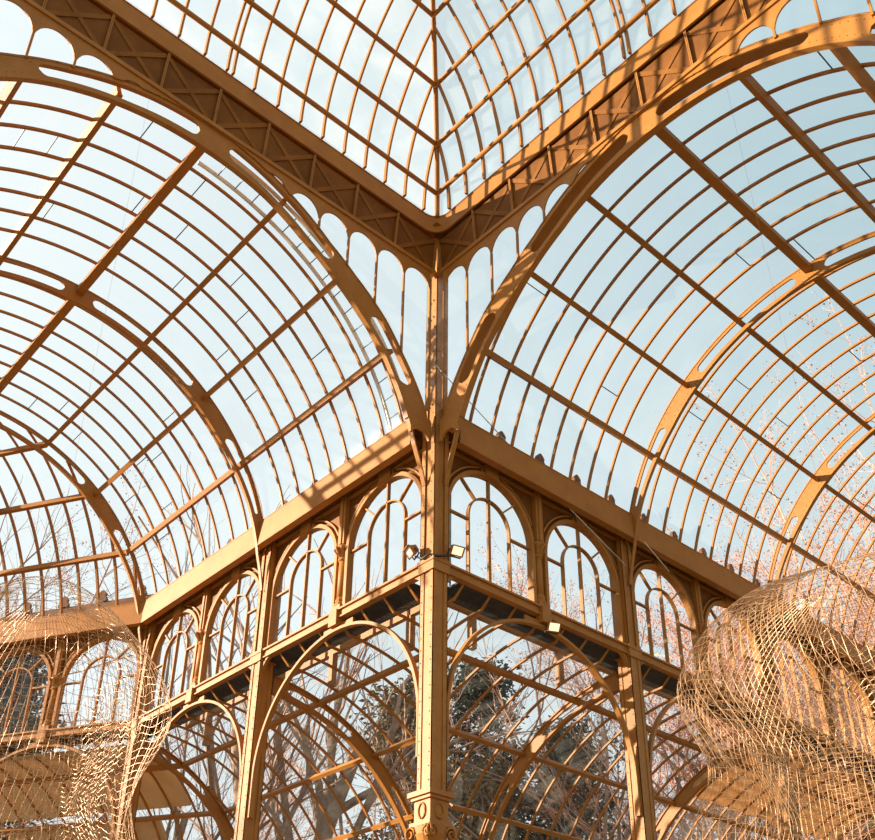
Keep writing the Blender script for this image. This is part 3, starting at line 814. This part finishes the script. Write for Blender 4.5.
# ------------------------------------------------------------------ trees
def branch_tree(seed, H, r0, spread, depth=5, lean=(0, 0), first=.35, leaves=0):
    rnd = random.Random(seed); trunk = MB(); br = MB(); tw = MB(); lf = MB()
    def grow(p, d, L, r, lev, mb):
        n = 5; pts = [p]; rr = [r]; q = p.copy(); dd = d.copy()
        for i in range(n):
            dd = (dd + Vector((rnd.gauss(0, .10), rnd.gauss(0, .10), rnd.gauss(.03, .07)))).normalized()
            q = q + dd * L / n; pts.append(q.copy()); rr.append(r * (1 - .45 * (i + 1) / n))
        mb.tube(pts, rr, 7 if lev == 0 else (5 if lev < 2 else 3), lev < 2)
        if lev >= depth - 1 and leaves:
            for i in range(leaves):
                c = pts[rnd.randrange(1, n + 1)] + Vector((rnd.gauss(0, .10), rnd.gauss(0, .10), rnd.gauss(0, .10)))
                a = Vector((rnd.gauss(0, 1), rnd.gauss(0, 1), rnd.gauss(0, 1))).normalized() * rnd.uniform(.025, .05)
                b = a.orthogonal() * .6; h = a.cross(b).normalized() * .008
                lf.add([c - a, c + b + h, c + a, c - b + h], [(0, 1, 2), (0, 2, 3)])
        if lev >= depth: return
        k = {0: 8, 1: 4, 2: 4, 3: 3, 4: 3}[lev]
        for i in range(k):
            t = rnd.uniform(first if lev == 0 else .25, 1.0); j = min(n - 1, int(t * n)); b = pts[j].lerp(pts[j + 1], t * n - j)
            az = rnd.uniform(0, 2 * PI); tilt = rnd.uniform(.35, .95) * spread
            ax = dd.orthogonal().normalized(); ax.rotate(Matrix.Rotation(az, 3, dd))
            nd = dd.copy(); nd.rotate(Matrix.Rotation(tilt, 3, ax))
            nd = (nd + Vector((0, 0, .18))).normalized()
            grow(b, nd, L * rnd.uniform(.38, .62), max(.005, r * .5 * (1 - .3 * t)), lev + 1, br if lev < 1 else tw)
        if lev > 0: grow(pts[-1], dd, L * .55, max(.005, r * .5), lev + 1, br if lev < 1 else tw)
    grow(Vector((0, 0, 0)), Vector((lean[0], lean[1], 1)).normalized(), H * .66, r0, 0, trunk)
    return (trunk, br, tw, lf) if leaves else (trunk, br, tw)
KIND = {}
def bare_tree(kind, args, loc, rz, sc, label, twig):
    root = empty('bare_tree', loc, label, 'tree', 'bare trees in the park')
    root.rotation_euler = (0, 0, rz); root.scale = (sc, sc, sc)
    if kind not in KIND:
        t = branch_tree(*args); KIND[kind] = []
        for nm, mb, mt in zip(('trunk', 'branches', 'twigs', 'dry_leaves'), t, (BARK, BARK, twig, DRYLEAF)):
            h = empty('tmp', (0, 0, 0), 't', 't'); o = mb.build(nm, mt, h, nm == 'trunk', None, False); o.parent = root; bpy.data.objects.remove(h)
            KIND[kind].append(o)
    else:
        for s in KIND[kind]:
            c = s.copy(); COL.objects.link(c); c.parent = root
            if s.name.startswith('twigs') and s.data.materials[0] is not twig:
                c.material_slots[0].link = 'OBJECT'; c.material_slots[0].material = twig
G = FLOOR - .25
A1 = (3, 22, .30, 1.0, 4, (.05, .02), .3); A2 = (8, 22, .26, .85, 4, (-.06, .05), .35); A3 = (21, 22, .34, 1.1, 5, (.02, -.06), .4, 5)
TREES = [
    ('c', A3, (-21.5, 9.4), 2.5, .60, 'bare tree beyond the second left window', TWIG),
    ('a', A1, (-22.5, 3.8), 4.0, .86, 'bare tree whose crown shows through the left vault above the eaves', TWIG),
    ('b', A2, (-19.5, 5.4), 5.1, .7, 'slim bare tree behind the far left windows', TWIG),
    ('c', A3, (-21.8, .2), .9, .66, 'bare tree behind the apse at the left photo edge', TWIGR),
    ('b', A2, (-9.5, 17.8), 3.3, .70, 'bare tree behind the right column', TWIG),
    ('c', A3, (-8.2, 20.0), 4.4, .74, 'russet bare tree showing above the right eaves beam', TWIGR),
    ('c', A3, (-7.2, 24.0), 5.6, .82, 'russet bare tree behind the right wire mesh', TWIGR),
    ('c', A3, (-6.6, 28.5), 1.2, .9, 'russet bare tree at the far right photo edge', TWIGR),
    ('b', A2, (-5.6, 20.5), 2.6, .62, 'russet slender tree beyond the right eaves, left of the mesh top', TWIGR),
    ('c', A3, (-5.3, 18.2), 2.9, .80, 'russet bare tree just left of the top of the right wire mesh', TWIGR),
    ('c', A3, (-5.0, 22.4), 5.9, .82, 'russet bare tree right above the right wire mesh, between two ribs', TWIGR),
    ('c', A3, (-22.5, -20.0), 1.5, .50, 'bare tree outside to the far left, its twigs dappling the left eaves beam', TWIG),
    ('c', A3, (-27.5, -20.5), 4.5, .60, 'bare tree outside to the far left, farther out than the other', TWIG),
    ('a', A1, (-16.4, 11.4), 0.3, .66, 'bare tree behind the first windows left of the middle column', TWIG),
    ('c', A3, (-13.6, 18.6), 2.2, .56, 'bare tree behind the windows right of the middle column', TWIG),
    ('d', (13, 19, .34, .8, 3, (.157, .22), .55), (-13.1, 4.3), 0, 1.0, 'thick pale leaning trunk of a bare tree behind the lower left arch', TWIG),
    ('e', (29, 17, .22, .7, 2, (-.07, -.11), .55), (-9.7, 5.7), 0, 1.0, 'upright pale trunk of a bare tree just outside the lower left arch', TWIG),
]
for k, a, (x, y), rz, sc, lab, tw in TREES: bare_tree(k, a, (x, y, G), rz, sc, lab, tw)

def evergreen(seed, loc, H, rad, mat, label, base=.15):
    rnd = random.Random(seed)
    root = empty('evergreen_tree', loc, label, 'tree', 'evergreens in the park'); L = Vector(loc)
    t = MB(); t.tube([L, L + Vector((.2, .1, H * .5)), L + Vector((0, 0, H * .97))], [.28, .2, .03], 8); t.build('trunk', BARK, root, True)
    f = MB()
    clumps = []
    for i in range(95):
        h = base + (1 - base) * rnd.random() ** .9; rr = rad * (1.05 - h) ** .6 * rnd.uniform(.25, 1); a = rnd.uniform(0, 6.28)
        clumps.append((L + Vector((rr * cos(a), rr * sin(a), h * H)), rnd.uniform(.6, 1.15)))
    for c, s in clumps:
        for k in range(150):
            p = c + Vector((rnd.gauss(0, s * .5), rnd.gauss(0, s * .5), rnd.gauss(0, s * .28)))
            u = Vector((rnd.gauss(0, 1), rnd.gauss(0, 1), rnd.gauss(0, .6))).normalized() * rnd.uniform(.07, .17)
            w = u.cross(Vector((rnd.gauss(0, 1), rnd.gauss(0, 1), rnd.gauss(0, 1)))).normalized() * rnd.uniform(.04, .08)
            n = u.cross(w).normalized() * .02
            f.add([p - u, p + w + n, p + u, p - w + n, p - n], [(0, 1, 4), (1, 2, 4), (2, 3, 4), (3, 0, 4), (0, 3, 2, 1)])
    f.build('foliage', mat, root, False, None, False)
evergreen(1, (-16.8, 13.6, G), 15.6, 2.6, LEAF2, 'olive evergreen left of the middle column below the gallery', .2)
evergreen(2, (-14.6, 15.2, G), 16.2, 2.6, LEAF, 'dark evergreen just right of the middle column below the gallery', .2)
evergreen(3, (-11.4, 15.8, G), 13.4, 1.7, LEAF, 'dark evergreen behind the sunlit aisle rib on the right', .2)
evergreen(4, (-12.6, 13.2, G), 11.8, 2.6, LEAF2, 'low olive evergreen at the bottom right of the middle column', .1)
evergreen(5, (-18.3, .9, G), 13.5, 2.2, LEAF, 'dark evergreen behind the apse window at the left edge', .1)
evergreen(6, (-7.4, 26.5, G), 18.0, 3.0, LEAF2, 'olive evergreen behind the right wire mesh', .1)

# ------------------------------------------------------------------ world, sun, camera
SUN = Vector((-.66, -.71, .25)).normalized()
w = bpy.data.worlds.new('World'); S.world = w; w.use_nodes = True
nt = w.node_tree; nt.nodes.clear()
out = nt.nodes.new('ShaderNodeOutputWorld'); bg = nt.nodes.new('ShaderNodeBackground')
tc = nt.nodes.new('ShaderNodeTexCoord')
dot = nt.nodes.new('ShaderNodeVectorMath'); dot.operation = 'DOT_PRODUCT'; dot.inputs[1].default_value = (-.80, -.55, .05)
nt.links.new(tc.outputs['Generated'], dot.inputs[0])
ramp = nt.nodes.new('ShaderNodeValToRGB')
ramp.color_ramp.elements[0].position = .36; ramp.color_ramp.elements[0].color = (.33, .51, .58, 1)
ramp.color_ramp.elements[1].position = .78; ramp.color_ramp.elements[1].color = (.92, .97, .98, 1)
mp = nt.nodes.new('ShaderNodeMapRange'); mp.inputs['From Min'].default_value = -1; mp.inputs['From Max'].default_value = 1
nt.links.new(dot.outputs['Value'], mp.inputs['Value']); nt.links.new(mp.outputs[0], ramp.inputs['Fac'])
sep = nt.nodes.new('ShaderNodeSeparateXYZ'); nt.links.new(tc.outputs['Generated'], sep.inputs[0])
mz = nt.nodes.new('ShaderNodeMapRange'); mz.inputs['From Min'].default_value = .75; mz.inputs['From Max'].default_value = .2
mz.inputs['To Min'].default_value = 0; mz.inputs['To Max'].default_value = .55
nt.links.new(sep.outputs['Z'], mz.inputs['Value'])
n = nt.nodes.new('ShaderNodeTexNoise'); n.inputs['Scale'].default_value = 2.2; n.inputs['Detail'].default_value = 4
nt.links.new(tc.outputs['Generated'], n.inputs['Vector'])
mn = nt.nodes.new('ShaderNodeMath'); mn.operation = 'MULTIPLY_ADD'; mn.inputs[1].default_value = .5; mn.inputs[2].default_value = -.15; mn.use_clamp = True
nt.links.new(n.outputs['Fac'], mn.inputs[0])
ad = nt.nodes.new('ShaderNodeMath'); ad.operation = 'ADD'; ad.use_clamp = True
nt.links.new(mz.outputs[0], ad.inputs[0]); nt.links.new(mn.outputs[0], ad.inputs[1])
mix = nt.nodes.new('ShaderNodeMixRGB'); mix.inputs['Color2'].default_value = (.88, .955, .97, 1)
nt.links.new(ad.outputs[0], mix.inputs['Fac']); nt.links.new(ramp.outputs['Color'], mix.inputs['Color1'])
nt.links.new(mix.outputs['Color'], bg.inputs['Color']); bg.inputs['Strength'].default_value = 1.08
nt.links.new(bg.outputs[0], out.inputs['Surface'])

sd = bpy.data.lights.new('sun', 'SUN'); sd.energy = 13.5; sd.angle = .009; sd.color = (1.0, .88, .73)
so = bpy.data.objects.new('sun', sd); COL.objects.link(so); so.rotation_euler = SUN.to_track_quat('Z', 'Y').to_euler(); so.location = (-20, -30, 20)

cam = bpy.data.cameras.new('camera'); co = bpy.data.objects.new('camera', cam); COL.objects.link(co)
yaw, pitch, roll = 0.8425625668878546, 0.5045307115253259, 0.010703064649150863
F = 1038.0236545094108; PY = 571.7813956684049
f = Vector((-sin(yaw) * cos(pitch), cos(yaw) * cos(pitch), sin(pitch))); r = Vector((cos(yaw), sin(yaw), 0)); u = r.cross(f)
r2 = r * cos(roll) + u * sin(roll); u2 = -r * sin(roll) + u * cos(roll)
M4 = Matrix(((r2.x, u2.x, -f.x, 8.9072775), (r2.y, u2.y, -f.y, -7.884088), (r2.z, u2.z, -f.z, -8.22050772), (0, 0, 0, 1)))
co.matrix_world = M4
cam.sensor_fit = 'HORIZONTAL'; cam.sensor_width = 36; cam.lens = F * 36 / 875
cam.shift_x = 0; cam.shift_y = (PY - 420) / 875
cam.clip_start = .05; cam.clip_end = 500
S.camera = co
S.view_settings.view_transform = 'Standard'; S.view_settings.look = 'None'
S.view_settings.exposure = 0.0; S.view_settings.gamma = 1.0; S.view_settings.use_curve_mapping = False
S.cycles.transparent_max_bounces = 24
